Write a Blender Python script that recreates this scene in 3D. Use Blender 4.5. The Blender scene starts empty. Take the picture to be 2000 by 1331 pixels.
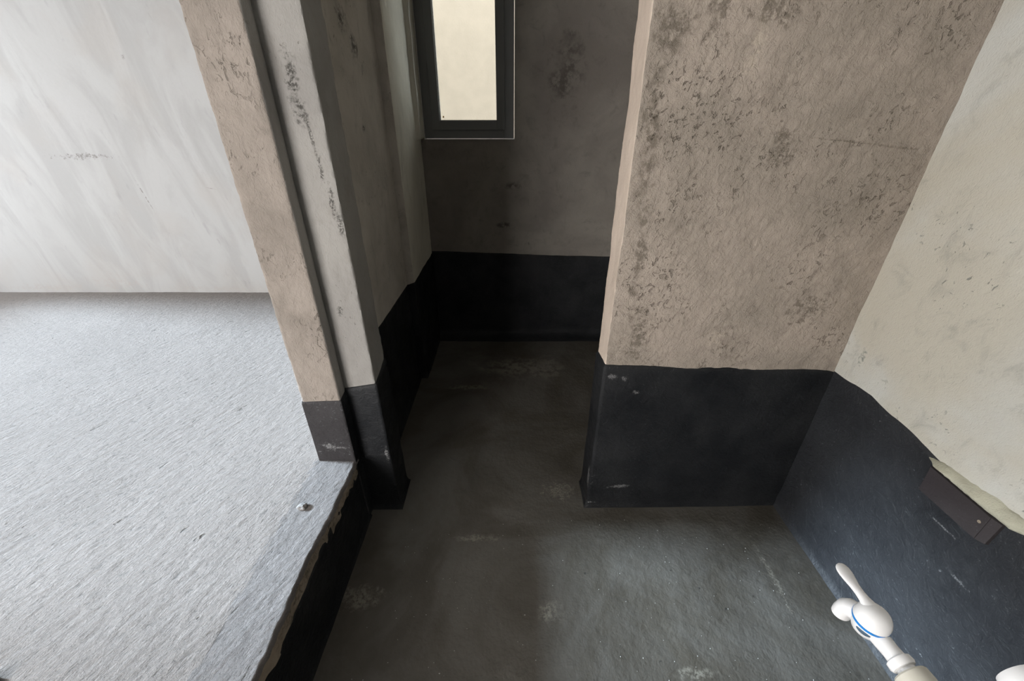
import bpy, bmesh, math, random
import numpy as np
from mathutils import Vector, Matrix
random.seed(7)
sc = bpy.context.scene
col = sc.collection
R = math.radians

# ------------------------------------------------------------------ camera, world, lights, exposure
cam_d = bpy.data.cameras.new('camera'); cam = bpy.data.objects.new('camera', cam_d); col.objects.link(cam)
cam.location = (0, 0, 1.5); cam.rotation_euler = (R(90 - 28.5), 0, 0)
cam_d.sensor_width = 36; cam_d.lens = 784 / 2000 * 36; cam_d.clip_start = 0.02
sc.camera = cam

w = bpy.data.worlds.new('sky'); sc.world = w; w.use_nodes = True
bg = w.node_tree.nodes['Background']; bg.inputs[0].default_value = (0.93, 0.96, 1.0, 1); bg.inputs[1].default_value = 6.5

def area(name, loc, rot, sx, sy, power, colr, spread=180):
    l = bpy.data.lights.new(name, 'AREA'); l.shape = 'RECTANGLE'; l.size = sx; l.size_y = sy
    l.energy = power; l.color = colr; l.spread = R(spread)
    o = bpy.data.objects.new(name, l); col.objects.link(o); o.location = loc; o.rotation_euler = rot
    return o
# daylight of the large window in the left room's outer wall (window_2)
area('daylight_room_window', (-5.06, 1.82, 1.72), (0, R(-90), 0), 1.38, 2.1, 60, (0.88, 0.95, 1.0))
# low hazy sun that comes in through window_2 and the doorway
sl = bpy.data.lights.new('hazy_sun', 'SUN'); sl.energy = 22; sl.angle = R(11); sl.color = (0.70, 0.86, 1.0)
slo = bpy.data.objects.new('hazy_sun', sl); col.objects.link(slo); slo.location = (-9, 4, 5)
slo.rotation_euler = Vector((math.cos(R(21)) * math.cos(R(-6)), math.cos(R(21)) * math.sin(R(-6)), -math.sin(R(21)))).to_track_quat('-Z', 'Y').to_euler()
# warm fill light for pier and jamb, behind an added, unseen near-wall window (fill_window)
area('near_fill_light', (-2.0, -1.58, 1.08), (R(90), 0, 0), 1.5, 1.3, 120, (1.0, 0.94, 0.87))

sc.view_settings.view_transform = 'Standard'; sc.view_settings.look = 'None'
sc.view_settings.exposure = 0.0; sc.view_settings.gamma = 1.0; sc.view_settings.use_curve_mapping = False

# ------------------------------------------------------------------ noise (numpy)
def _hash(ix, iy, iz, seed):
    h = (ix.astype(np.int64) * 374761393 + iy.astype(np.int64) * 668265263 + iz.astype(np.int64) * 2147483647 + seed * 1274126177) & 0xffffffff
    h = ((h ^ (h >> 13)) * 1274126177) & 0xffffffff
    h = h ^ (h >> 16)
    return (h & 0xffff) / 65535.0
def vnoise(P, seed=0):
    F = np.floor(P); f = P - F; f = f * f * (3 - 2 * f); I = F.astype(np.int64)
    out = 0
    for dx in (0, 1):
        for dy in (0, 1):
            for dz in (0, 1):
                wgt = (f[:, 0] if dx else 1 - f[:, 0]) * (f[:, 1] if dy else 1 - f[:, 1]) * (f[:, 2] if dz else 1 - f[:, 2])
                out = out + wgt * _hash(I[:, 0] + dx, I[:, 1] + dy, I[:, 2] + dz, seed)
    return out * 2 - 1
def fbm(P, scale, octaves=3, seed=0):
    P = np.asarray(P, float) * scale; a, s, t = 1.0, 0, 0
    for o in range(octaves):
        s = s + a * vnoise(P + 17.3 * o, seed + o); t += a; a *= 0.5; P = P * 2.03
    return s / t

# ------------------------------------------------------------------ node helpers
class NT:
    def __init__(s, name):
        s.m = bpy.data.materials.new(name); s.m.use_nodes = True; s.t = s.m.node_tree; s.n = s.t.nodes; s.l = s.t.links
        s.b = s.n['Principled BSDF']; s.out = s.n['Material Output']
        s.geo = s.n.new('ShaderNodeTexCoord').outputs['Object']
    def link(s, a, b): s.l.new(a, b)
    def val(s, inp, v):
        if hasattr(v, 'is_linked') or hasattr(v, 'links'): s.l.new(v, inp)
        else: inp.default_value = v
    def math(s, op, a, b=None, c=None, clamp=False):
        n = s.n.new('ShaderNodeMath'); n.operation = op; n.use_clamp = clamp; s.val(n.inputs[0], a)
        if b is not None: s.val(n.inputs[1], b)
        if c is not None: s.val(n.inputs[2], c)
        return n.outputs[0]
    def vmath(s, op, a, b=None):
        n = s.n.new('ShaderNodeVectorMath'); n.operation = op; s.val(n.inputs[0], a)
        if b is not None: s.val(n.inputs[1], b)
        return n.outputs['Value'] if op in ('LENGTH', 'DISTANCE') else n.outputs[0]
    def noise(s, scale, detail=4, rough=0.55, vec=None, dist=0.0):
        n = s.n.new('ShaderNodeTexNoise'); n.inputs['Scale'].default_value = scale; n.inputs['Detail'].default_value = detail
        n.inputs['Roughness'].default_value = rough; n.inputs['Distortion'].default_value = dist
        s.l.new(vec if vec is not None else s.geo, n.inputs['Vector']); return n.outputs['Fac']
    def voro(s, scale, vec=None, feature='F1'):
        n = s.n.new('ShaderNodeTexVoronoi'); n.feature = feature; n.inputs['Scale'].default_value = scale
        s.l.new(vec if vec is not None else s.geo, n.inputs['Vector']); return n.outputs['Distance']
    def map(s, rot=(0, 0, 0), scale=(1, 1, 1), vec=None):
        n = s.n.new('ShaderNodeMapping'); n.vector_type = 'TEXTURE'; n.inputs['Rotation'].default_value = rot
        n.inputs['Scale'].default_value = scale; s.l.new(vec if vec is not None else s.geo, n.inputs['Vector']); return n.outputs[0]
    def rng(s, v, a, b, c=0.0, d=1.0, smooth=True):
        n = s.n.new('ShaderNodeMapRange'); n.interpolation_type = 'SMOOTHSTEP' if smooth else 'LINEAR'
        s.l.new(v, n.inputs[0])
        for i, x in enumerate((a, b, c, d)): n.inputs[1 + i].default_value = x
        return n.outputs[0]
    def mix(s, f, a, b, mode='MIX'):
        n = s.n.new('ShaderNodeMix'); n.data_type = 'RGBA'; n.blend_type = mode; s.val(n.inputs[0], f)
        for i, x in ((6, a), (7, b)):
            if isinstance(x, tuple): n.inputs[i].default_value = (*x[:3], 1)
            else: s.l.new(x, n.inputs[i])
        return n.outputs[2]
    def bump(s, h, dist, strength=1.0, prev=None):
        n = s.n.new('ShaderNodeBump'); n.inputs['Strength'].default_value = strength; n.inputs['Distance'].default_value = dist
        s.l.new(h, n.inputs['Height'])
        if prev is not None: s.l.new(prev, n.inputs['Normal'])
        return n.outputs[0]
    def mark(s, c, r, warp=0.9, wscale=30, thr=(1.0, 0.6), rot=(0, 0, 0)):
        """irregular patch round the world point c with radii r: 1 inside, 0 outside"""
        v = s.vmath('SUBTRACT', s.geo, c)
        if rot != (0, 0, 0): v = s.map(rot=rot, vec=v)
        d = s.vmath('LENGTH', s.vmath('DIVIDE', v, r))
        n = s.noise(wscale, 4, 0.65)
        d = s.math('ADD', d, s.math('MULTIPLY', s.math('SUBTRACT', n, 0.5), warp * 4))
        m = s.rng(d, thr[0] + 0.1, thr[0] - 0.75)
        return s.math('MULTIPLY', m, s.rng(s.noise(wscale * 2.7, 4, 0.7), 0.40, 0.56))
    def maximum(s, items):
        o = items[0]
        for i in items[1:]: o = s.math('MAXIMUM', o, i)
        return o
    def done(s, colr, rough, nrm=None, spec=0.3):
        s.val(s.b.inputs['Base Color'], (*colr, 1) if isinstance(colr, tuple) else colr)
        s.val(s.b.inputs['Roughness'], rough); s.b.inputs['Specular IOR Level'].default_value = spec
        if nrm is not None: s.l.new(nrm, s.b.inputs['Normal'])
        return s.m

def plaster(name, a, b, pit, rough_amt=0.004, streak=None, marks=(), mark_col=(0.12, 0.115, 0.10), pits=0.62, cells=None, patchy=2.2, light=None, crack=None, fine=0.0012, spotk=0.7, markk=0.9):
    t = NT(name)
    sv = t.map(rot=streak[0], scale=streak[1]) if streak else t.geo
    big = t.noise(patchy, 5, 0.6, dist=0.4)
    c = t.mix(t.rng(big, 0.35, 0.65), a, b)
    mid = t.noise(14, 6, 0.7, sv, 0.6)
    c = t.mix(t.math('MULTIPLY', t.rng(mid, 0.5, 0.75), 0.35), c, pit)
    rough_n = t.noise(48, 6, 0.7, sv, 0.45)
    spots = t.rng(t.noise(70, 3, 0.6, sv, 0.8), pits, pits + 0.08)
    zone = t.rng(t.noise(4.5, 3, 0.6), 0.42, 0.62)
    spots = t.math('MULTIPLY', spots, zone)
    c = t.mix(t.math('MULTIPLY', spots, spotk), c, pit)
    if light: 
        lm = t.maximum([t.mark(*m) for m in light[1]]); c = t.mix(t.math('MULTIPLY', lm, 0.8), c, light[0])
    if marks:
        mm = t.maximum([t.mark(*m) for m in marks])
        c = t.mix(t.math('MULTIPLY', mm, markk), c, mark_col)
    else: mm = None
    h = t.math('ADD', rough_n, t.math('MULTIPLY', spots, -0.5))
    n1 = t.bump(h, rough_amt)
    n2 = t.bump(t.noise(260, 3, 0.6, sv), fine, 1.0, n1)
    return t.done(c, 0.93, n2, 0.12)

def coating(name, a=(0.009, 0.010, 0.012), b=(0.022, 0.023, 0.025), rough=(0.42, 0.62), bumpd=0.0016, scuffs=0.70, spec=0.18, scuff_marks=()):
    t = NT(name)
    n = t.noise(3.5, 5, 0.6)
    c = t.mix(t.rng(n, 0.3, 0.7), a, b)
    sp = t.rng(t.noise(95, 3, 0.7), scuffs, scuffs + 0.05)
    sp = t.math('MULTIPLY', sp, t.rng(t.noise(7, 3, 0.6), 0.46, 0.58))
    c = t.mix(t.math('MULTIPLY', sp, 0.6), c, (0.17, 0.18, 0.19))
    if scuff_marks:
        c = t.mix(t.math('MULTIPLY', t.maximum([t.mark(*m) for m in scuff_marks]), 0.8), c, (0.22, 0.22, 0.225))
    r = t.rng(t.noise(6, 4, 0.6), 0.3, 0.7, rough[0], rough[1])
    sp2 = t.math('MULTIPLY', t.rng(t.noise(230, 2, 0.6), 0.66, 0.70), t.rng(t.noise(3, 3, 0.6), 0.35, 0.6)); c = t.mix(t.math('MULTIPLY', sp2, 0.35), c, (0.15, 0.155, 0.16))
    nn = t.bump(t.noise(30, 5, 0.65, None, 1.0), bumpd * 3.0); nn = t.bump(t.noise(150, 4, 0.65), bumpd * 0.6, 1, nn)
    return t.done(c, r, nn, spec)

vs = ((0, 0, 0), (1, 1, 1.6))            # trowel drag is mostly vertical
M = {}
M['pier'] = plaster('brown_rough_mortar', (0.46, 0.395, 0.34), (0.355, 0.31, 0.265), (0.12, 0.10, 0.08), 0.011, ((0, R(22), 0), (1, 1, 1.35)),
    marks=[((0.755, 1.225, 1.435), (0.045, 0.3, 0.055), 0.9, 45), ((0.738, 1.225, 1.47), (0.02, 0.3, 0.022), 0.5, 60),
           ((0.40, 1.225, 1.70), (0.05, 0.3, 0.09), 0.9, 24), ((0.50, 1.225, 1.75), (0.035, 0.3, 0.07), 0.8, 35), ((0.64, 1.225, 1.74), (0.10, 0.3, 0.035), 0.9, 30),
           ((0.375, 1.225, 1.45), (0.03, 0.3, 0.25), 0.8, 16), ((0.395, 1.225, 1.15), (0.022, 0.3, 0.25), 0.8, 18), ((0.43, 1.225, 0.86), (0.04, 0.3, 0.13), 0.9, 26),
           ((0.92, 1.225, 1.455), (0.12, 0.3, 0.003), 0.5, 60, (1.0, 0.6), (0, R(5), 0)), ((1.07, 1.225, 1.44), (0.09, 0.3, 0.004), 0.4, 60, (1.0, 0.6), (0, R(5), 0)),
           ((1.0, 1.225, 0.95), (0.07, 0.3, 0.05), 1.5, 34),],
    mark_col=(0.14, 0.12, 0.095), pits=0.58, patchy=3.0, spotk=0.42, markk=0.68,
    light=((0.55, 0.48, 0.40), [((0.70, 1.225, 0.84), (0.03, 0.3, 0.03), 1.4, 70), ((0.61, 1.225, 1.66), (0.03, 0.3, 0.07), 0.9, 30)]))
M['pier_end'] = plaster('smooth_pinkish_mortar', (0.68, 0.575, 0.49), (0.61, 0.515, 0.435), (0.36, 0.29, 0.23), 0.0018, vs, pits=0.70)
M['right'] = plaster('pale_grey_mortar', (0.575, 0.545, 0.465), (0.645, 0.655, 0.625), (0.19, 0.20, 0.18), 0.0022, ((R(15), 0, 0), (1, 1, 1.5)), pits=0.63, patchy=1.6,
    light=((0.66, 0.64, 0.56), [((1.18, 0.88, 1.22), (0.2, 0.05, 0.012), 0.5, 30, (1.0, 0.6), (R(-58), 0, 0))]),
    marks=[((1.18, 1.16, 0.80), (0.2, 0.012, 0.05), 1.0, 40), ((1.18, 0.62, 0.72), (0.2, 0.003, 0.018), 0.4, 80, (1.0, 0.6), (R(35), 0, 0))], mark_col=(0.25, 0.26, 0.23))
M['jamb'] = plaster('brown_pitted_mortar', (0.285, 0.25, 0.222), (0.225, 0.198, 0.175), (0.15, 0.13, 0.11), 0.006, vs, pits=0.57, patchy=5)
M['left'] = plaster('grey_brown_mortar', (0.30, 0.29, 0.275), (0.25, 0.24, 0.23), (0.17, 0.155, 0.14), 0.0028, vs, pits=0.66, patchy=2.5,
    marks=[((-0.562, 1.21, 1.61), (0.016, 0.08, 0.06), 0.8, 45), ((-0.556, 1.21, 1.535), (0.024, 0.08, 0.045), 0.8, 40), ((-0.543, 1.21, 1.475), (0.0065, 0.08, 0.075), 0.3, 60, (1.0, 0.6), (0, R(-4), 0)),
           ((-0.523, 1.21, 1.30), (0.010, 0.08, 0.06), 0.6, 60), ((-0.511, 1.21, 1.235), (0.012, 0.08, 0.05), 0.5, 60), ((-0.536, 1.21, 1.38), (0.006, 0.08, 0.05), 0.9, 80), ((-0.57, 1.21, 0.95), (0.01, 0.08, 0.02), 0.8, 80),
           ((-0.62, 1.85, 1.82), (0.08, 0.06, 0.055), 0.7, 20), ((-0.62, 1.94, 1.76), (0.08, 0.06, 0.05), 0.7, 20), ((-0.62, 1.9, 1.48), (0.08, 0.03, 0.02), 0.6, 40)],
    mark_col=(0.05, 0.048, 0.044))
M['left_deep'] = plaster('brown_grey_deep_mortar', (0.54, 0.505, 0.455), (0.44, 0.41, 0.365), (0.17, 0.155, 0.14), 0.003, vs, pits=0.63, patchy=3.5,
    marks=[((-0.62, 1.84, 1.83), (0.08, 0.055, 0.05), 0.7, 20), ((-0.62, 1.93, 1.76), (0.08, 0.045, 0.05), 0.7, 20), ((-0.62, 1.9, 1.48), (0.08, 0.03, 0.02), 0.6, 40), ((-0.62, 1.6, 1.2), (0.08, 0.02, 0.03), 0.6, 40)],
    mark_col=(0.09, 0.085, 0.078))
M['alcove'] = plaster('grey_green_mortar', (0.64, 0.62, 0.54), (0.55, 0.53, 0.46), (0.25, 0.24, 0.2), 0.0025, ((0, 0, 0), (1, 1, 4)), pits=0.7)
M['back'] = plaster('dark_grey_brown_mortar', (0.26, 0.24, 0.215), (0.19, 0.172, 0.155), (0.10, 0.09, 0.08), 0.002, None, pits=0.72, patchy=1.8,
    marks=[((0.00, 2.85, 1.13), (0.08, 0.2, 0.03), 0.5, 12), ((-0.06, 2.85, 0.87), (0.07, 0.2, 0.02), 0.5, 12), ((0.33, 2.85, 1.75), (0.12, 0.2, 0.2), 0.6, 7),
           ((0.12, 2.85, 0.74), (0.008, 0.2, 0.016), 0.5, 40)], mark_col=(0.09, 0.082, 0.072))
def room_plaster():
    t = NT('trowelled_light_grey_plaster')
    sv = t.map(rot=(0, R(-9), 0), scale=(0.55, 1, 2.0))
    c = t.mix(t.rng(t.noise(2.2, 6, 0.6, sv, 1.2), 0.40, 0.58), (0.338, 0.333, 0.330), (0.378, 0.373, 0.371))
    c = t.mix(t.math('MULTIPLY', t.rng(t.noise(2.6, 4, 0.5, None, 0.4), 0.5, 0.7), 0.35), c, (0.355, 0.33, 0.31))
    c = t.mix(t.math('MULTIPLY', t.rng(t.noise(9, 6, 0.7, sv), 0.6, 0.75), 0.5), c, (0.26, 0.258, 0.258))
    mk = t.maximum([t.mark((-2.568, 2.95, 1.05), (0.006, 0.3, 0.14), 0.15, 20, (1, .5), (0, R(-12), 0)),
                    t.mark((-2.35, 2.95, 1.85), (0.012, 0.3, 0.016), 0.6, 60), t.mark((-2.093, 2.95, 1.1), (0.045, 0.3, 0.003), 0.2, 50, (1, .5), (0, R(12), 0)),
                    t.mark((-2.86, 2.95, 1.3), (0.18, 0.3, 0.018), 1.3, 40)])
    c = t.mix(t.math('MULTIPLY', mk, 0.8), c, (0.16, 0.15, 0.14))
    sm = t.maximum([t.mark((-3.1, 2.95, 0.42), (0.12, 0.3, 0.05), 1.5, 25), t.mark((-2.93, 2.95, 0.40), (0.08, 0.3, 0.04), 1.5, 25), t.mark((-3.6, 2.95, 0.37), (0.25, 0.3, 0.03), 1.2, 30), t.mark((-2.3, 2.95, 0.36), (0.3, 0.3, 0.02), 1.2, 30)])
    c = t.mix(t.math('MULTIPLY', sm, 0.55), c, (0.36, 0.33, 0.31))
    n = t.bump(t.noise(2.2, 3, 0.45, sv, 0.8), 0.012, 0.6); n = t.bump(t.noise(34, 4, 0.6), 0.0012, 0.7, n)
    return t.done(c, 0.8, n, 0.25)
M['room'] = room_plaster()
def screed(name, base, dark, amp, rz):
    t = NT(name)
    sv = t.map(rot=(0, 0, R(rz)), scale=(1.9, 0.75, 1))
    nn = t.noise(74, 6, 0.72, sv, 0.35); n2 = t.noise(34, 4, 0.6, sv, 0.5)
    c = t.mix(t.rng(t.noise(1.7, 4, 0.6), 0.35, 0.65), base, tuple(x * 0.93 for x in base))
    cre = t.rng(nn, 0.33, 0.44, 1, 0)
    c = t.mix(t.math('MULTIPLY', cre, 0.6), c, dark)
    pit = t.math('MULTIPLY', t.rng(t.noise(26, 2, 0.5, sv, 0.4), 0.72, 0.77), 0.85)
    c = t.mix(pit, c, (0.13, 0.12, 0.11))
    h = t.math('ADD', t.math('MULTIPLY', nn, 1.0), t.math('MULTIPLY', n2, 0.5)); h = t.math('SUBTRACT', h, pit)
    b = t.bump(h, amp); b = t.bump(t.noise(230, 3, 0.6, sv), amp * 0.12, 1, b)
    return t.done(c, 0.9, b, 0.15)
M['screed'] = screed('rough_pale_screed', (0.245, 0.220, 0.205), (0.075, 0.072, 0.070), 0.014, 62)
M['threshold'] = screed('rough_darker_screed', (0.222, 0.206, 0.200), (0.070, 0.068, 0.068), 0.016, 62)  # doorway strip, toned slightly darker and bluer than the room screed
M['broken'] = plaster('broken_screed_edge', (0.46, 0.38, 0.30), (0.32, 0.27, 0.21), (0.10, 0.09, 0.07), 0.006, None, pits=0.5, patchy=9)
M['coat'] = coating('black_waterproof_coating', scuff_marks=[((0.365, 1.215, 0.69), (0.018, 0.1, 0.012), 0.8, 90), ((0.41, 1.215, 0.68), (0.012, 0.1, 0.012), 0.8, 90), ((0.46, 1.215, 0.62), (0.014, 0.1, 0.008), 0.8, 90),
    ((0.46, 1.205, 0.125), (0.045, 0.1, 0.010), 0.9, 80), ((0.325, 1.24, 0.16), (0.05, 0.02, 0.06), 0.9, 60), ((0.345, 1.20, 0.03), (0.03, 0.05, 0.006), 0.8, 80), ((-0.508, 1.205, 0.31), (0.008, 0.1, 0.04), 0.8, 60)])
M['coat_grey'] = coating('charcoal_waterproof_coating', (0.030, 0.028, 0.030), (0.042, 0.040, 0.042), (0.6, 0.8), 0.002, 0.62, scuff_marks=[((-0.70, 1.16, 0.405), (0.025, 0.1, 0.02), 1.0, 120), ((-0.66, 1.16, 0.40), (0.03, 0.1, 0.006), 0.9, 120)])
M['coat_lit'] = coating('lit_black_waterproof_coating', (0.019, 0.020, 0.023), (0.031, 0.033, 0.037), (0.42, 0.6), 0.0016, 0.645, 0.3, [((1.175, 0.63, 0.44), (0.1, 0.03, 0.005), 1.0, 110), ((1.175, 0.86, 0.10), (0.1, 0.02, 0.012), 1.2, 90), ((1.175, 0.72, 0.53), (0.1, 0.05, 0.003), 1.0, 110)])  # black coating again, cool light's sheen put into a lighter tone
def wetfloor():
    t = NT('dark_coated_cement_floor')
    n = t.noise(2.2, 6, 0.62, None, 0.8)
    c = t.mix(t.rng(n, 0.35, 0.65), (0.063, 0.056, 0.045), (0.104, 0.098, 0.088))
    c = t.mix(t.math('MULTIPLY', t.rng(t.noise(7, 6, 0.7, None, 1.2), 0.55, 0.75), 0.5), c, (0.055, 0.052, 0.048))
    sm = t.maximum([t.mark((-0.145, 1.06, 0), (0.09, 0.018, 0.3), 0.7, 22), t.mark((-0.55, 0.83, 0), (0.08, 0.045, 0.3), 0.9, 22), t.mark((0.22, 1.3, 0), (0.08, 0.05, 0.3), 1.2, 50), t.mark((0.13, 0.78, 0), (0.05, 0.045, 0.3), 0.5, 30),
                    t.mark((0.57, 0.60, 0), (0.07, 0.02, 0.3), 0.6, 30), t.mark((-0.30, 2.13, 0), (0.14, 0.03, 0.3), 0.7, 12), t.mark((0.1, 2.36, 0), (0.4, 0.16, 0.3), 0.5, 6), t.mark((0.98, 0.9, 0), (0.012, 0.14, 0.3), 1.0, 50)])
    c = t.mix(t.math('MULTIPLY', sm, 0.55), c, (0.24, 0.225, 0.19))
    sp = t.rng(t.noise(120, 3, 0.7), 0.72, 0.76); c = t.mix(t.math('MULTIPLY', sp, 0.6), c, (0.26, 0.26, 0.25))
    pits = t.maximum([t.mark((x, y, 0), (0.006, 0.006, 0.1), 0.25, 90) for x, y in [(.277, .914), (.605, .927), (.47, .631), (.686, .859), (.751, .788), (.87, .83)]])
    c = t.mix(pits, c, (0.012, 0.012, 0.012))
    b = t.bump(t.noise(5, 5, 0.6), 0.02, 0.6); b = t.bump(t.noise(70, 5, 0.65), 0.0016, 1, b); b = t.bump(pits, 0.004, -1.0, b)
    return t.done(c, t.rng(t.noise(4, 5, 0.6), 0.3, 0.7, 0.45, 0.62), b, 0.4)
M['floor'] = wetfloor()
def simple(name, c, rough, spec=0.4, bs=None, bd=0.0003):
    t = NT(name); nrm = t.bump(t.noise(bs, 3, 0.6), bd) if bs else None
    v = t.mix(t.rng(t.noise(8, 3, 0.6), 0.3, 0.7), c, tuple(x * 0.93 for x in c))
    return t.done(v, rough, nrm, spec)
M['alu'] = simple('dark_grey_aluminium', (0.15, 0.155, 0.155), 0.45, 0.5, 400, 0.0001)
M['gasket'] = simple('black_rubber', (0.015, 0.015, 0.015), 0.6)
M['seal'] = simple('pale_sealant', (0.62, 0.62, 0.58), 0.6)
M['cream_wall'] = simple('cream_render', (0.31, 0.262, 0.205), 0.9, 0.1, 60, 0.002)
M['white_plastic'] = simple('white_plastic', (0.80, 0.80, 0.81), 0.30, 0.5)
M['beige_plastic'] = simple('beige_plastic', (0.58, 0.56, 0.49), 0.42, 0.4)
M['blue'] = simple('blue_plastic', (0.02, 0.22, 0.62), 0.35)
M['badge'] = simple('dark_blue_grey_print', (0.075, 0.12, 0.17), 0.35, 0.5, 500, 0.0002)
M['board'] = coating('brown_black_painted_board', (0.040, 0.034, 0.036), (0.052, 0.046, 0.048), (0.5, 0.65), 0.0007, 0.72)
M['putty'] = plaster('cream_putty', (0.56, 0.55, 0.44), (0.46, 0.45, 0.36), (0.30, 0.29, 0.22), 0.004, None, pits=0.66, patchy=9)
M['ceil'] = simple('grey_ceiling_plaster', (0.55, 0.54, 0.52), 0.9, 0.1, 30, 0.003)
M['sticker'] = simple('amber_sticker', (0.55, 0.30, 0.08), 0.6)
def glass():
    t = NT('clear_pane'); n, l = t.n, t.l
    tr = n.new('ShaderNodeBsdfTransparent'); tr.inputs[0].default_value = (0.93, 0.95, 0.94, 1)
    gl = n.new('ShaderNodeBsdfGlossy'); gl.inputs['Roughness'].default_value = 0.02
    fr = n.new('ShaderNodeFresnel'); fr.inputs['IOR'].default_value = 1.25
    mx = n.new('ShaderNodeMixShader'); l.new(fr.outputs[0], mx.inputs[0]); l.new(tr.outputs[0], mx.inputs[1]); l.new(gl.outputs[0], mx.inputs[2])
    l.new(mx.outputs[0], t.out.inputs['Surface']); return t.m
M['glass'] = glass()

# ------------------------------------------------------------------ mesh helpers
def mesh_obj(name, V, F, mats, parent=None, smooth=True, mi=None):
    me = bpy.data.meshes.new(name); me.from_pydata([tuple(v) for v in V], [], [tuple(int(i) for i in f) for f in F])
    if not isinstance(mats, (list, tuple)): mats = [mats]
    for m in mats: me.materials.append(m)
    if mi is not None: me.polygons.foreach_set('material_index', np.asarray(mi, dtype=np.int32))
    me.polygons.foreach_set('use_smooth', [smooth] * len(me.polygons)); me.update()
    o = bpy.data.objects.new(name, me); col.objects.link(o)
    if parent: o.parent = parent
    return o
def struct(o): o['kind'] = 'structure'; return o

def path_pts(pts, steps, closed):
    """resample a plan polyline; gives points, outward normals (to the right of travel) and the edge index"""
    P, N, E = [], [], []
    n = len(pts); m = n if closed else n - 1
    en = []
    for i in range(m):
        d = Vector(pts[(i + 1) % n]) - Vector(pts[i]); d.normalize(); en.append(Vector((d.y, -d.x)))
    for i in range(m):
        a, b = Vector(pts[i]), Vector(pts[(i + 1) % n]); L = (b - a).length; k = max(1, int(round(L / steps[i])))
        for j in range(k):
            P.append(a.lerp(b, j / k)); E.append(i)
            if j == 0:
                pv = en[i - 1] if (closed or i > 0) else en[i]
                s = pv + en[i]; s = s / max(0.3, s.length_squared / 2) if s.length > 0.2 else en[i]
                N.append(s)
            else: N.append(en[i])
    if not closed: P.append(Vector(pts[-1])); N.append(en[-1]); E.append(m - 1)
    return np.array([tuple(p) for p in P]), np.array([tuple(x) for x in N]), np.array(E)

def wall_loop(name, pts, steps, z0, z1, dz, mats, edge_mat, amp=0.003, nscale=9, seed=1, ragged=0.0, fine_z=None, parent=None, kind=True):
    """closed plan (clockwise seen from above, so outward is to the... normal side) extruded from z0 to z1 with uneven faces"""
    P, N, E = path_pts(pts, steps, True)
    zs = np.arange(z0, z1 + 1e-6, dz); n = len(P); m = len(zs)
    X = np.repeat(P[None], m, 0).reshape(-1, 2); Z = np.repeat(zs, n); NN = np.repeat(N[None], m, 0).reshape(-1, 2)
    Q = np.c_[X, Z]
    d = amp * fbm(Q, nscale, 4, seed)
    if ragged:
        cor = np.r_[True, np.diff(E) != 0]; cor = np.tile(cor, m)
        d = d - cor * ragged * (0.6 + 0.8 * np.abs(fbm(Q, 60, 2, seed + 9)))
    Q[:, :2] += NN * d[:, None]
    i, j = np.meshgrid(np.arange(n), np.arange(m - 1)); i, j = i.ravel(), j.ravel(); i2 = (i + 1) % n
    F = np.stack([j * n + i, (j + 1) * n + i, (j + 1) * n + i2, j * n + i2], 1)
    mi = [edge_mat[E[a]] for a in i]
    F = [tuple(f) for f in F]
    F.append(tuple(range(n))); F.append(tuple((m - 1) * n + k for k in range(n))[::-1]); mi += [0, 0]
    o = mesh_obj(name, Q, F, mats, parent, False, mi)
    sm = [True] * len(F); sm[-1] = sm[-2] = False
    o.data.polygons.foreach_set('use_smooth', sm); o.data.set_sharp_from_angle(angle=R(50))
    if kind: struct(o)
    return o

def coat_strip(name, pts, step, tops, mats, edge_mat, parent, z0=-0.002, thick=0.004, cove=0.018, rows=34, seed=3, wav=0.006, bulge=None, label='black waterproof coating', ends=True):
    """skin of coating over a run of wall: pts is the wall's plan polyline, tops the height at each of its points"""
    P, N, E = path_pts(pts, [step] * len(pts), False)
    n = len(P)
    acc = [0.0]
    for i in range(len(pts) - 1): acc.append(acc[-1] + (Vector(pts[i + 1]) - Vector(pts[i])).length)
    S = np.r_[0, np.cumsum(np.linalg.norm(np.diff(P, axis=0), axis=1))]
    T = np.interp(S, acc, tops)
    T = T + wav * fbm(np.c_[S, S * 0, S * 0], 9, 3, seed)
    tt = np.r_[0, np.linspace(0.004, 0.12, 9)[0:], np.linspace(0.14, 0.975, rows), 0.985, 0.993, 0.998, 1.0]
    V = []; m = len(tt)
    for t in tt:
        z = z0 + (T - z0) * t
        tx = thick * min(1, (1 - t) / 0.015 + 0.0) - (0.0035 if t == 1.0 else 0)
        o = tx + cove * np.exp(-np.maximum(z, 0) / 0.016)
        Q = np.c_[P, z]; o = o + 0.0022 * fbm(Q, 14, 3, seed + 4) * (t < 0.99)
        if bulge: o = o + bulge(Q)
        V.append(np.c_[P + N * o[:, None], z])
    V = np.concatenate(V)
    i, j = np.meshgrid(np.arange(n - 1), np.arange(m - 1)); i, j = i.ravel(), j.ravel()
    F = np.stack([j * n + i, (j + 1) * n + i, (j + 1) * n + i + 1, j * n + i + 1], 1)
    mi = [edge_mat[E[a]] for a in i]
    ob = mesh_obj(name, V, F, mats, parent, True, mi); ob['label'] = label
    return ob

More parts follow.
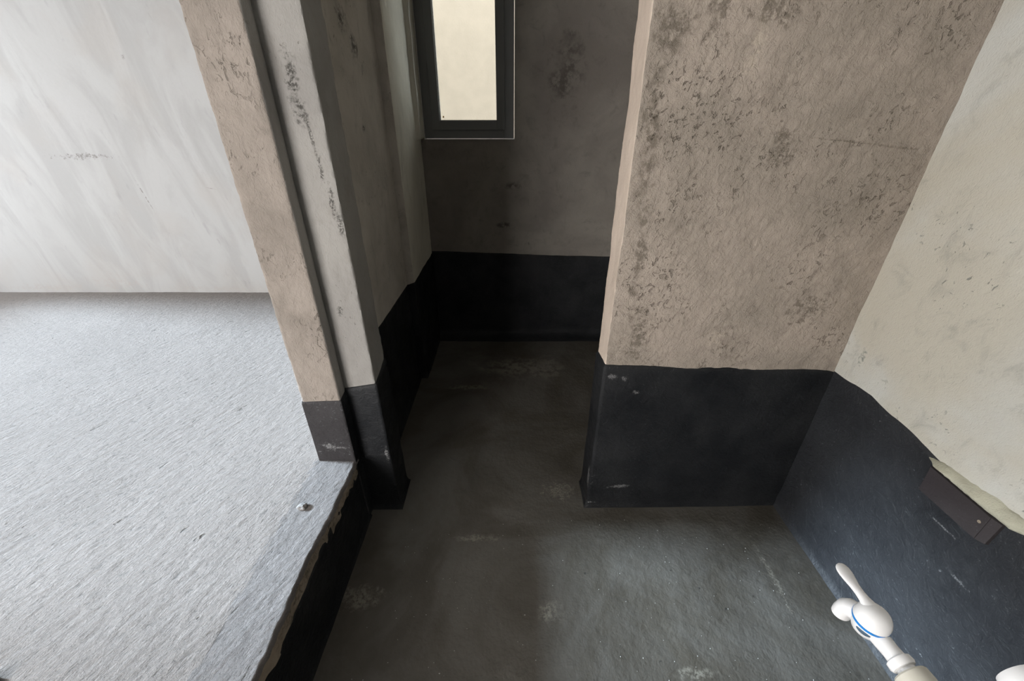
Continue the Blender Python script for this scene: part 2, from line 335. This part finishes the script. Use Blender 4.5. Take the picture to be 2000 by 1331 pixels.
def box(bm, x0, x1, y0, y1, z0, z1):
    vs_ = [bm.verts.new(p) for p in ((x0, y0, z0), (x1, y0, z0), (x1, y1, z0), (x0, y1, z0), (x0, y0, z1), (x1, y0, z1), (x1, y1, z1), (x0, y1, z1))]
    for f in ((3, 2, 1, 0), (4, 5, 6, 7), (0, 1, 5, 4), (1, 2, 6, 5), (2, 3, 7, 6), (3, 0, 4, 7)): bm.faces.new([vs_[i] for i in f])
def bmo(name, bm, mat, parent=None, bevel=0, smooth=False):
    if bevel: bmesh.ops.bevel(bm, geom=bm.edges[:], offset=bevel, segments=2, affect='EDGES', profile=0.6)
    me = bpy.data.meshes.new(name); bm.to_mesh(me); bm.free(); me.materials.append(mat)
    if smooth: me.polygons.foreach_set('use_smooth', [True] * len(me.polygons))
    o = bpy.data.objects.new(name, me); col.objects.link(o)
    if parent: o.parent = parent
    return o
def boxes(name, bs, mat, parent=None, bevel=0):
    bm = bmesh.new()
    for b in bs: box(bm, *b)
    return bmo(name, bm, mat, parent, bevel)

# ------------------------------------------------------------------ structure
ZL = 0.33; CEIL = 2.75; YB = 2.85
# right wall: face x = 1.18
wr = wall_loop('wall_right', [(1.18, YB + .2), (1.18, -1.5), (1.34, -1.5), (1.34, YB + .2)], [0.011, .3, .3, .3], -0.1, CEIL, 0.011, [M['right']], [0, 0, 0, 0], 0.005, 4, 11)
# pier stub on the right
PX = 0.335
wp = wall_loop('wall_pier', [(1.20, 1.238), (PX, 1.222), (PX, 1.357), (1.20, 1.372)][::-1], [.3, 0.0065, 0.0065, .3], -0.05, CEIL, 0.0065, [M['pier'], M['pier_end']], [0, 1, 0, 0], 0.006, 11, 21, 0.0015)
# left partition with its narrow pier, alcove wall and the step beside the window
LP = [(-0.757, 1.165), (-0.617, 1.165), (-0.617, 1.217), (-0.500, 1.217), (-0.500, 1.352), (-0.620, 1.352), (-0.620, 2.25), (-0.577, 2.25), (-0.577, YB), (-0.757, YB)]
wl = wall_loop('wall_left', LP, [0.005, 0.006, 0.006, 0.008, .05, 0.012, .012, .012, .3, .3], -0.05, CEIL, 0.006,
               [M['left'], M['jamb'], M['alcove'], M['left_deep']], [1, 0, 0, 0, 0, 3, 3, 2, 0, 0], 0.0022, 22, 31, 0.0022)
# inside-corner dishing of plaster beside the window
def window_return():
    P = []; F = []
    zs = np.linspace(1.405, CEIL, 120); ys = np.linspace(2.705, YB + .002, 12)
    for z in zs:
        for y in ys:
            q = np.array([[0, y, z]]); d = 0.026 + 0.005 * fbm(q, 14, 3, 5)[0]
            if y == ys[0]: d = -0.004
            if z == zs[0]: d = -0.004
            P.append((-0.577 + d * (1 - 0.15 * (y - 2.705) / 0.145), y + (0.006 * fbm(q, 9, 2, 8)[0] if y < ys[-1] else 0), z + 0.004 * fbm(q, 30, 2, 2)[0]))
    n = len(ys)
    for j in range(len(zs) - 1):
        for i in range(n - 1): F.append((j * n + i, j * n + i + 1, (j + 1) * n + i + 1, (j + 1) * n + i))
    o = mesh_obj('plaster_patch', P, F, M['alcove'], wl); o['label'] = 'raised trowelled plaster strip along the window'
window_return()
# back wall with its window opening
WX0, WX1, WZ0, WZ1 = -0.553, 0.016, 1.408, 2.62
def back_wall():
    bs = []
    V, F = [], []
    def grid(x0, x1, z0, z1, st=0.02):
        nx, nz = max(1, int((x1 - x0) / st)), max(1, int((z1 - z0) / st)); b = len(V)
        for j in range(nz + 1):
            for i in range(nx + 1):
                V.append([x0 + (x1 - x0) * i / nx, YB, z0 + (z1 - z0) * j / nz])
        for j in range(nz):
            for i in range(nx): a = b + j * (nx + 1) + i; F.append((a, a + 1, a + nx + 2, a + nx + 1))
    grid(-0.76, 1.3, -0.05, WZ0); grid(WX1, 1.3, WZ0, WZ1); grid(-0.76, WX0, WZ0, WZ1); grid(-0.76, 1.3, WZ1, CEIL)
    Q = np.array(V); Q[:, 1] += 0.003 * fbm(Q, 5, 3, 41)
    V = Q.tolist(); b = len(V)
    # reveal through the wall's thickness and its outer face
    ring = [(WX0, WZ0), (WX1, WZ0), (WX1, WZ1), (WX0, WZ1)]
    for y in (YB + .002, YB + .2):
        for x, z in ring: V.append([x, y, z])
    for k in range(4): k2 = (k + 1) % 4; F.append((b + k, b + k2, b + 4 + k2, b + 4 + k))
    o2 = len(V)
    for x, z in [(-0.76, -0.05), (1.3, -0.05), (1.3, CEIL), (-0.76, CEIL)]: V.append([x, YB + .2, z])
    for k in range(4): k2 = (k + 1) % 4; F.append((b + 4 + k, b + 4 + k2, o2 + k2, o2 + k))
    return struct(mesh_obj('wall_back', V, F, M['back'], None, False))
wb = back_wall()
# room on the left: far wall, outer wall with a big window, near wall
wf = struct(boxes('wall_far', [(-5.0, -0.757, 2.95, 3.1, -0.1, CEIL)], M['room']))
wo = struct(boxes('wall_outer', [(-5.15, -4.9, -1.5, 0.7, 0, CEIL), (-5.15, -4.9, 2.94, 3.1, 0, CEIL), (-5.15, -4.9, 0.7, 2.94, 0, 0.85), (-5.15, -4.9, 0.7, 2.94, 2.44, CEIL)], M['room']))
wn = struct(boxes('wall_near', [(-5.15, -2.81, -1.65, -1.5, 0, CEIL), (-1.19, 1.34, -1.65, -1.5, -0.1, CEIL), (-2.81, -1.19, -1.65, -1.5, -0.1, 0.38), (-2.81, -1.19, -1.65, -1.5, 1.78, CEIL), (0.15, 1.34, -0.66, -0.5, -0.1, CEIL)], M['room']))
struct(boxes('ceiling', [(-5.15, 1.34, -1.65, 3.1, CEIL, CEIL + .15)], M['ceil']))
struct(boxes('wall_neighbour', [(-3.5, 1.1, 4.6, 4.8, -1.0, 3.6)], M['cream_wall']))
# floors
def grid_floor(name, x0, x1, y0, y1, z, nx, ny, fn, mat, xs=None, ys=None, mats=None, mfn=None):
    xs = np.linspace(x0, x1, nx) if xs is None else xs; ys = np.linspace(y0, y1, ny) if ys is None else ys
    gx, gy = np.meshgrid(xs, ys); Q = np.c_[gx.ravel(), gy.ravel(), np.full(gx.size, z)]
    Q = fn(Q); n, m = len(xs), len(ys)
    i, j = np.meshgrid(np.arange(n - 1), np.arange(m - 1)); i, j = i.ravel(), j.ravel()
    F = np.stack([j * n + i, j * n + i + 1, (j + 1) * n + i + 1, (j + 1) * n + i], 1)
    o = mesh_obj(name, Q, F, mat, None, True); return o
def fl(Q): Q[:, 2] += 0.004 * fbm(Q, 3, 4, 51); return Q
struct(grid_floor('floor', -0.66, 1.2, -1.55, YB + .01, 0, 190, 420, fl, M['floor']))
XE = -0.612
def edge_wobble(y): return 0.006 * fbm(np.c_[y, y * 0, y * 0], 7, 3, 61) + 0.004 * fbm(np.c_[y, y * 0, y * 0], 55, 2, 62) - 0.010 * np.clip(1 - np.abs(y - 0.75) / 0.2, 0, 1)
ca, sa = math.cos(R(62)), math.sin(R(62))
def ripple(Q, k=1.0):
    u = Q[:, 0] * ca + Q[:, 1] * sa; v = -Q[:, 0] * sa + Q[:, 1] * ca
    return k * 0.0014 * fbm(np.c_[u * 24, v * 60, u * 0], 1, 2, 71) + 0.004 * fbm(Q, 3, 3, 72)
def ff(Q):
    Q[:, 2] += ripple(Q); return Q
xs = np.r_[np.linspace(-4.95, -2.2, 90)[:-1], np.linspace(-2.2, -0.765, 250)]
ys = np.r_[np.linspace(-1.5, 0.3, 40)[:-1], np.linspace(0.3, 1.9, 200)[:-1], np.linspace(1.9, 2.97, 80)]
fr_ = struct(grid_floor('floor_room', 0, 0, 0, 0, ZL, 0, 0, ff, M['screed'], xs, ys)); 
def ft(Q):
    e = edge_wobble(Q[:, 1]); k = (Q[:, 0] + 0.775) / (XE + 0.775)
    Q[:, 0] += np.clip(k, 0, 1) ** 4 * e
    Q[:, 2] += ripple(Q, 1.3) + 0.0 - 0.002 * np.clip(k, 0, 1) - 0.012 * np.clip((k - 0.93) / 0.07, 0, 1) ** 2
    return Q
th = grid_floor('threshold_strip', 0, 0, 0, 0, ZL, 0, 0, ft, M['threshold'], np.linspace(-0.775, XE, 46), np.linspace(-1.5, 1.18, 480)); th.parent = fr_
th['label'] = 'rough, slightly darker screed strip across the doorway'
# riser of the step: slab side, broken brown lip, black coating
rz = wall_loop('step_riser', [(-0.76, -1.5), (-0.63, -1.5), (-0.63, 1.2), (-0.76, 1.2)], [.05, .01, .05, .05], -0.05, ZL - 0.012, 0.01, [M['broken']], [0, 0, 0, 0], 0.004, 20, 81, 0, None, fr_, False)
def lip(Q):
    return (edge_wobble(Q[:, 1]) + 0.006 * fbm(Q, 30, 3, 90)) * np.clip((Q[:, 2] - 0.1) / 0.2, 0, 1)
def lip_mesh():
    ys2 = np.linspace(-1.5, 1.175, 480); rows = np.linspace(0, 1, 12); V = []
    for r in rows:
        z = ZL - 0.010 - r * 0.07 + 0 * ys2
        e = edge_wobble(ys2) * (1 - 0.4 * r)
        Q = np.c_[ys2, z, ys2 * 0]
        x = XE + e - 0.003 - 0.004 * r + 0.006 * fbm(Q, 28, 3, 91)
        if r == 0: x = x - 0.003
        V.append(np.c_[x, ys2, z])
    V = np.concatenate(V); n = len(ys2)
    F = [(j * n + i, (j + 1) * n + i, (j + 1) * n + i + 1, j * n + i + 1) for j in range(len(rows) - 1) for i in range(n - 1)]
    o = mesh_obj('broken_lip', V, F, M['broken'], fr_); o['label'] = 'crumbling brown edge of the screed'
lip_mesh()
def rb(Q): return 0.010 * np.exp(-((Q[:, 2] - 0.27) / 0.05) ** 2) + 0.004 * fbm(Q, 22, 3, 7)
coat_strip('waterproof_coating', [(-0.621, 1.17), (-0.621, 0.75), (-0.623, 0.45), (-0.625, -1.5)][::-1], 0.008, [0.268, 0.266, 0.274, 0.305], [M['coat']], [0, 0, 0], fr_, cove=0.012, seed=93, wav=0.016, bulge=None, rows=30, label='black coating on the side of the step')

# ------------------------------------------------------------------ coatings
coat_strip('waterproof_coating', [(1.18, -0.5), (1.18, 0.60), (1.18, 0.82), (1.18, 1.07), (1.18, 1.238)][::-1], 0.01, [0.705, 0.718, 0.683, 0.672, 0.655], [M['coat_lit']], [0, 0, 0, 0], wr, cove=0.014, seed=101,
           bulge=lambda Q: 0.003 * np.exp(-((Q[:, 2] - 0.055) / 0.02) ** 2))
coat_strip('waterproof_coating', [(PX, 1.357), (PX, 1.222), (1.18, 1.238)], 0.007, [0.722, 0.738, 0.705], [M['coat']], [0, 0], wp, cove=0.012, seed=111, thick=0.006, wav=0.005)
coat_strip('waterproof_coating', [(-0.757, 1.165), (-0.617, 1.165), (-0.617, 1.217)], 0.005, [0.618, 0.622, 0.63], [M['coat_grey'], M['coat']], [0, 1], wl, z0=0.0, thick=0.004, cove=0.0, seed=121, wav=0.002, label='charcoal coating on the jamb')
coat_strip('waterproof_coating', [(-0.617, 1.217), (-0.500, 1.217), (-0.500, 1.352), (-0.620, 1.352), (-0.620, 2.25), (-0.577, 2.25), (-0.577, YB)], 0.006,
           [0.64, 0.658, 0.69, 0.67, 0.655, 0.67, 0.675], [M['coat']], [0] * 6, wl, thick=0.005, cove=0.014, seed=131, wav=0.004)
coat_strip('waterproof_coating', [(-0.577, YB), (0.3, YB), (1.18, YB)], 0.02, [0.690, 0.655, 0.64], [M['coat']], [0, 0], wb, thick=0.006, cove=0.10, seed=141, wav=0.004, rows=40)

# ------------------------------------------------------------------ window_1
def frame_ring(name, x0, x1, z0, z1, wl_, wr_, wb_, y0, y1, mat, parent, bevel=0.002):
    return boxes(name, [(x0, x0 + wl_, y0, y1, z0, z1), (x1 - wr_, x1, y0, y1, z0, z1), (x0 + wl_ - .0005, x1 - wr_ + .0005, y0, y1, z0, z0 + wb_), (x0 + wl_ - .0005, x1 - wr_ + .0005, y0, y1, z1 - wb_, z1)], mat, parent, bevel)
win = bpy.data.objects.new('window_1', None); col.objects.link(win); win.location = (0, 0, 0); struct(win)
frame_ring('window_frame', WX0 + .004, WX1 - .004, WZ0 + .004, WZ1 - .004, 0.062, 0.068, 0.058, YB - 0.004, YB + 0.07, M['alu'], win)
sash = frame_ring('sash', WX0 + .055, WX1 - .060, WZ0 + .052, WZ1 - .052, 0.05, 0.050, 0.050, YB - 0.012, YB + 0.055, M['alu'], win)
frame_ring('gasket', WX0 + .100, WX1 - .106, WZ0 + .098, WZ1 - .098, 0.006, 0.006, 0.006, YB + 0.006, YB + 0.020, M['gasket'], win, 0)
boxes('window_pane', [(WX0 + .10, WX1 - .105, YB + .020, YB + .026, WZ0 + .096, WZ1 - .096)], M['glass'], win)
frame_ring('sealant_bead', WX0 - .001, WX1 + .002, WZ0 - .002, WZ1 + .002, 0.004, 0.004, 0.004, YB - 0.006, YB + 0.004, M['seal'], win, 0)
boxes('glazing_bead', [(WX0 + .106, WX0 + .109, YB + .002, YB + .018, WZ0 + .106, WZ1 - .106), (WX0 + .106, WX1 - .112, YB + .002, YB + .018, WZ0 + .104, WZ0 + .107)], M['seal'], win)
boxes('sticker', [(-0.432, -0.424, YB + .0185, YB + .0198, 1.527, 1.537)], M['sticker'], win)
# window_2 in the outer wall of the room
w2 = bpy.data.objects.new('window_2', None); col.objects.link(w2); struct(w2)
boxes('window_frame', [(-5.02, -4.95, 0.70, 0.74, 0.85, 2.44), (-5.02, -4.95, 2.90, 2.94, 0.85, 2.44), (-5.02, -4.95, 0.74, 2.90, 0.85, 0.89), (-5.02, -4.95, 0.74, 2.90, 2.41, 2.44)], M['alu'], w2, 0.003)

w3 = bpy.data.objects.new('fill_window', None); col.objects.link(w3); struct(w3)  # unseen window added to carry the warm fill light
boxes('window_frame', [(-2.81, -2.75, -1.56, -1.50, 0.38, 1.78), (-1.25, -1.19, -1.56, -1.50, 0.38, 1.78), (-2.75, -1.25, -1.56, -1.50, 0.38, 0.43), (-2.75, -1.25, -1.56, -1.50, 1.73, 1.78)], M['alu'], w3, 0.003)
# ------------------------------------------------------------------ helpers for things
def thing(name, label, cat, loc=(0, 0, 0), group=None):
    o = bpy.data.objects.new(name, None); col.objects.link(o); o.location = loc; o['label'] = label; o['category'] = cat
    if group: o['group'] = group
    return o
def lathe(prof, seg=40, axis='Z', origin=(0, 0, 0), sx=1, sy=1):
    V, F = [], []
    for r, h in prof:
        for k in range(seg):
            a = 2 * math.pi * k / seg; x, y = r * math.cos(a) * sx, r * math.sin(a) * sy
            p = {'Z': (x, y, h), 'Y': (x, h, y), 'X': (h, x, y)}[axis]
            V.append(tuple(p[i] + origin[i] for i in range(3)))
    n = len(prof)
    for j in range(n - 1):
        for k in range(seg): k2 = (k + 1) % seg; F.append((j * seg + k, j * seg + k2, (j + 1) * seg + k2, (j + 1) * seg + k))
    F.append(tuple(range(seg))[::-1]); F.append(tuple((n - 1) * seg + k for k in range(seg)))
    if axis == 'Y': F = [f[::-1] for f in F]
    return V, F
def sweep(cs, seg=28):
    """cs: list of (centre, tangent, side radius, up radius)"""
    V, F = [], []
    for c, tg, ra, rb_ in cs:
        tg = Vector(tg).normalized(); side = Vector((1, 0, 0)); up = side.cross(tg).normalized(); side = tg.cross(up)
        for k in range(seg):
            a = 2 * math.pi * k / seg; V.append(tuple(Vector(c) + side * ra * math.cos(a) + up * rb_ * math.sin(a)))
    n = len(cs)
    for j in range(n - 1):
        for k in range(seg): k2 = (k + 1) % seg; F.append((j * seg + k, j * seg + k2, (j + 1) * seg + k2, (j + 1) * seg + k))
    F.append(tuple(range(seg))[::-1]); F.append(tuple((n - 1) * seg + k for k in range(seg)))
    return V, F
def vf(name, vf_, mat, parent, sub=0, ang=40):
    o = mesh_obj(name, vf_[0], vf_[1], mat, parent, True)
    bm = bmesh.new(); bm.from_mesh(o.data); bmesh.ops.recalc_face_normals(bm, faces=bm.faces); bm.to_mesh(o.data); bm.free()
    o.data.set_sharp_from_angle(angle=R(ang)); return o

# ------------------------------------------------------------------ tap
TL = Vector((0.400, 0.244, 1.011))
tap = thing('tap', 'white plastic lever tap with blue ring on a beige pipe, bottom right', 'tap', TL)
yaw = R(8); TS = 0.8
tap.rotation_euler = (0, 0, yaw); tap.scale = (TS, TS, TS)
# body: upright barrel, tail towards the near wall
bodyp = [(0.006, -0.024), (0.012, -0.0225), (0.0165, -0.018), (0.0190, -0.010), (0.0196, -0.003), (0.0196, 0.0)]
body = vf('body', lathe(bodyp, 48), M['white_plastic'], tap)
tail = vf('tail', sweep([((0, -0.006, -0.008), (0, -1, 0), .0122, .0130), ((0, -0.02, -0.008), (0, -1, 0), .0118, .0120), ((0, -0.034, -0.008), (0, -1, 0), .0112, .0112),
      ((0, -0.041, -0.008), (0, -1, 0), .0118, .0118), ((0, -0.0430, -0.008), (0, -1, 0), .0155, .0155), ((0, -0.049, -0.008), (0, -1, 0), .0162, .0162), ((0, -0.052, -0.008), (0, -1, 0), .0145, .0145),
      ((0, -0.053, -0.008), (0, -1, 0), .0115, .0115), ((0, -0.066, -0.008), (0, -1, 0), .0115, .0115)], 36), M['white_plastic'], tap)
sp = [((0, 0.004, -0.010), (0, 1, 0.1), .0135, .0120), ((0, 0.012, -0.009), (0, 1, 0.0), .0138, .0122), ((0, 0.019, -0.0105), (0, 1, -.35), .0138, .0126), ((0, 0.0255, -0.0150), (0, 1, -.9), .0136, .0128),
      ((0, 0.0295, -0.022), (0, .5, -1), .0134, .0126), ((0, 0.0308, -0.031), (0, 0.1, -1), .0130, .0122), ((0, 0.0310, -0.038), (0, 0, -1), .0125, .0117), ((0, 0.0310, -0.0381), (0, 0, -1), .0095, .0090)]
vf('spout', sweep(sp, 36), M['white_plastic'], tap)
ring = vf('blue_ring', lathe([(0.0192, -0.0004), (0.0216, 0.0000), (0.0219, 0.0036), (0.0205, 0.0044)], 56), M['blue'], tap); ring['label'] = 'thin bright blue ring'
dome = []
for k in range(13):
    a = math.pi / 2 * k / 12; dome.append((max(0.0004, 0.0216 * math.cos(a) ** 0.85), 0.0042 + 0.0220 * math.sin(a)))
dome = [(0.0200, 0.0036)] + dome
vf('handle_cap', lathe(dome, 56), M['white_plastic'], tap)
lv = [((0, 0.004, 0.0165), (0, 1, .35), .0130, .0085), ((0, 0.012, 0.0185), (0, 1, .25), .0100, .0070), ((0, 0.019, 0.0200), (0, 1, .14), .0072, .0056), ((0, 0.027, 0.0212), (0, 1, .14), .0064, .0046),
      ((0, 0.036, 0.0228), (0, 1, .16), .0072, .0040), ((0, 0.045, 0.0246), (0, 1, .2), .0092, .0038), ((0, 0.052, 0.0262), (0, 1, .2), .0104, .0038), ((0, 0.058, 0.0274), (0, 1, .2), .0100, .0036),
      ((0, 0.0625, 0.0283), (0, 1, .2), .0080, .0030), ((0, 0.0650, 0.0288), (0, 1, .2), .0050, .0020), ((0, 0.0662, 0.0290), (0, 1, .2), .0010, .0006)]
vf('lever', sweep(lv, 32), M['white_plastic'], tap)
# oval badge lying on the barrel's side that faces the camera
def badge():
    V, F = [], []; na, nr = 32, 4; c = R(205)
    for r in range(nr + 1):
        for k in range(na):
            a = 2 * math.pi * k / na; th_ = c + (0.0098 / 0.0196) * (r / nr) * math.cos(a); h = -0.0078 + 0.0038 * (r / nr) * math.sin(a)
            rr = 0.0202 - max(0, (-0.004 - h)) * 0.12 - (0.0008 if r == nr else 0); V.append((rr * math.cos(th_), rr * math.sin(th_), h))
    for r in range(nr):
        for k in range(na): k2 = (k + 1) % na; F.append((r * na + k, r * na + k2, (r + 1) * na + k2, (r + 1) * na + k))
    o = vf('badge', (V, F), M['badge'], tap); o['label'] = 'dark blue-grey oval badge'
badge()
# beige socket and pipe running back to the near wall
pipe = thing('water_pipe', 'beige plastic pipe and socket carrying the white tap', 'pipe', TL); pipe.rotation_euler = (0, 0, yaw); pipe.scale = (TS, 1, TS)
vf('socket', sweep([((0, -0.0460, -0.008), (0, -1, 0), .0118, .0118), ((0, -0.0463, -0.008), (0, -1, 0), .0195, .0195), ((0, -0.0478, -0.008), (0, -1, 0), .0210, .0210), ((0, -0.085, -0.008), (0, -1, 0), .0213, .0213),
      ((0, -0.10, -0.008), (0, -1, 0), .0213, .0213), ((0, -0.102, -0.008), (0, -1, 0), .0150, .0150)], 44), M['beige_plastic'], pipe)
vf('pipe', sweep([((0, -0.10, -0.008), (0, -1, 0), .0135, .0135), ((0, -0.2, -0.008), (0, -1, 0), .0135, .0135), ((0, -0.80, -0.008), (0, -1, 0), .0135, .0135)], 32), M['beige_plastic'], pipe)
# pale fitting cut by the corner of the frame
fit = thing('pipe_fitting', 'pale plastic pipe end cut off by the bottom right corner', 'pipe', (0.449, 0.160, 1.07))
vf('end_cap', lathe([(0.010, 0.014), (0.017, 0.012), (0.020, 0.006), (0.0205, -0.012), (0.0195, -0.016), (0.0235, -0.018), (0.0240, -0.034), (0.0225, -0.037), (0.016, -0.038)], 44, 'Y'), M['white_plastic'], fit)
vf('pipe', lathe([(0.016, -0.62), (0.016, -0.03)], 32, 'Y'), M['beige_plastic'], fit)

# ------------------------------------------------------------------ plank set in the right wall
def hexa(name, P8, mat, parent, bev=0.0015):
    bm = bmesh.new(); v = [bm.verts.new(p) for p in P8]
    for f in ((0, 1, 2, 3), (7, 6, 5, 4), (0, 4, 5, 1), (1, 5, 6, 2), (2, 6, 7, 3), (3, 7, 4, 0)): bm.faces.new([v[i] for i in f])
    bmesh.ops.recalc_face_normals(bm, faces=bm.faces)
    return bmo(name, bm, mat, parent, bev)
pl = thing('plank', 'short dark plank fixed flat at the top of the right wall black band', 'board', (1.18, 0.72, 0.62))
def rel(P): return [(x - 1.18, y - 0.72, z - 0.62) for x, y, z in P]
hexa('board', rel([(1.185, .812, .578), (1.161, .806, .580), (1.161, .812, .661), (1.185, .816, .664), (1.185, .646, .578), (1.161, .650, .580), (1.161, .650, .657), (1.185, .646, .660)]), M['board'], pl)
hexa('end_piece', rel([(1.185, .652, .578), (1.162, .6495, .580), (1.162, .6495, .657), (1.185, .652, .660), (1.185, .630, .580), (1.169, .632, .582), (1.169, .630, .655), (1.185, .628, .658)]), M['board'], pl)
bm = bmesh.new(); bmesh.ops.create_cone(bm, cap_ends=True, segments=20, radius1=0.0042, radius2=0.0034, depth=0.0012, matrix=Matrix.Translation((-0.0196, -0.058, 0.008)) @ Matrix.Rotation(R(-90), 4, 'Y'))
bmo('screw', bm, M['broken'], pl)
def putty():
    V, F = [], []; ys_ = np.linspace(0.845, 0.585, 70); prof = [(-0.006, -0.012), (-0.018, -0.010), (-0.021, -0.002), (-0.019, 0.004), (-0.012, 0.011), (-0.006, 0.018), (0.004, 0.022)]
    for y in ys_:
        e = min(1, max(0.02, (0.845 - y) / 0.04), max(0.02, (y - 0.585) / 0.03)); e = max(e, 0.05); g = 0.35 + 0.65 * min(1, (0.845 - y) / 0.17)
        for k, (dx, dz) in enumerate(prof):
            q = np.array([[dx * 3, y, dz * 3]]); nz = fbm(q, 45, 3, 5)[0]
            V.append((dx * e * (1 + 0.35 * nz) , y - 0.72, 0.671 - 0.62 + dz * g * (0.5 + 0.5 * e) * (1 + 0.5 * nz * (k > 3)) + 0.004 * (0.845 - y) / 0.26))
    n = len(prof)
    for j in range(len(ys_) - 1):
        for i in range(n - 1): F.append((j * n + i, j * n + i + 1, (j + 1) * n + i + 1, (j + 1) * n + i))
    o = vf('putty_bead', (V, F), M['putty'], pl, 0, 80); o['label'] = 'lumpy cream putty along the top edge'
putty()

# ------------------------------------------------------------------ mortar lumps and grit
def lump(name, label, loc, r, flat, seed, mat, cat='rubble'):
    bm = bmesh.new(); bmesh.ops.create_icosphere(bm, subdivisions=4, radius=1)
    P = np.array([v.co[:] for v in bm.verts]); d = 1 + 0.35 * fbm(P, 1.7, 3, seed) + 0.12 * fbm(P, 6, 2, seed + 1)
    for v, k in zip(bm.verts, d): v.co = Vector((v.co.x * r * k, v.co.y * r * 0.85 * k, v.co.z * r * flat * k))
    o = bmo(name, bm, mat, None, 0, True); o.location = loc; o['label'] = label; o['category'] = cat; return o
lump('mortar_lump', 'small pale mortar lump on the doorway screed', (-0.725, 0.945, ZL + 0.003), 0.017, 0.5, 3, simple('pale_mortar_lump', (0.21, 0.20, 0.195), 0.9, 0.1, 120, 0.002))
lump('mortar_lump', 'dark grey lump at the bottom left corner of the screed', (-1.235, 0.443, ZL + 0.006), 0.022, 0.5, 8, simple('dark_mortar_lump', (0.05, 0.05, 0.048), 0.9, 0.1, 120, 0.002))
def grit():
    V, F = [], []; rnd = random.Random(4)
    for k in range(170):
        x = rnd.uniform(-0.5, 1.1); y = rnd.uniform(0.45, 1.15); s = rnd.uniform(0.0008, 0.0022); b = len(V)
        zz = 0.004 * fbm(np.array([[x, y, 0.0]]), 3, 4, 51)[0]
        for dx, dy, dz in ((1, 0, 0), (0, 1, 0), (-1, 0, 0), (0, -1, 0), (0, 0, 1), (0, 0, -.6)): V.append((x + dx * s * rnd.uniform(.7, 1.4), y + dy * s, zz + dz * s * .8))
        for f in ((0, 1, 4), (1, 2, 4), (2, 3, 4), (3, 0, 4), (1, 0, 5), (2, 1, 5), (3, 2, 5), (0, 3, 5)): F.append(tuple(b + i for i in f))
    o = mesh_obj('grit', V, F, simple('pale_grit', (0.35, 0.35, 0.33), 0.9), None, False); o['kind'] = 'stuff'; o['label'] = 'fine grit scattered on the dark washroom floor'
    o['category'] = 'grit'
grit()
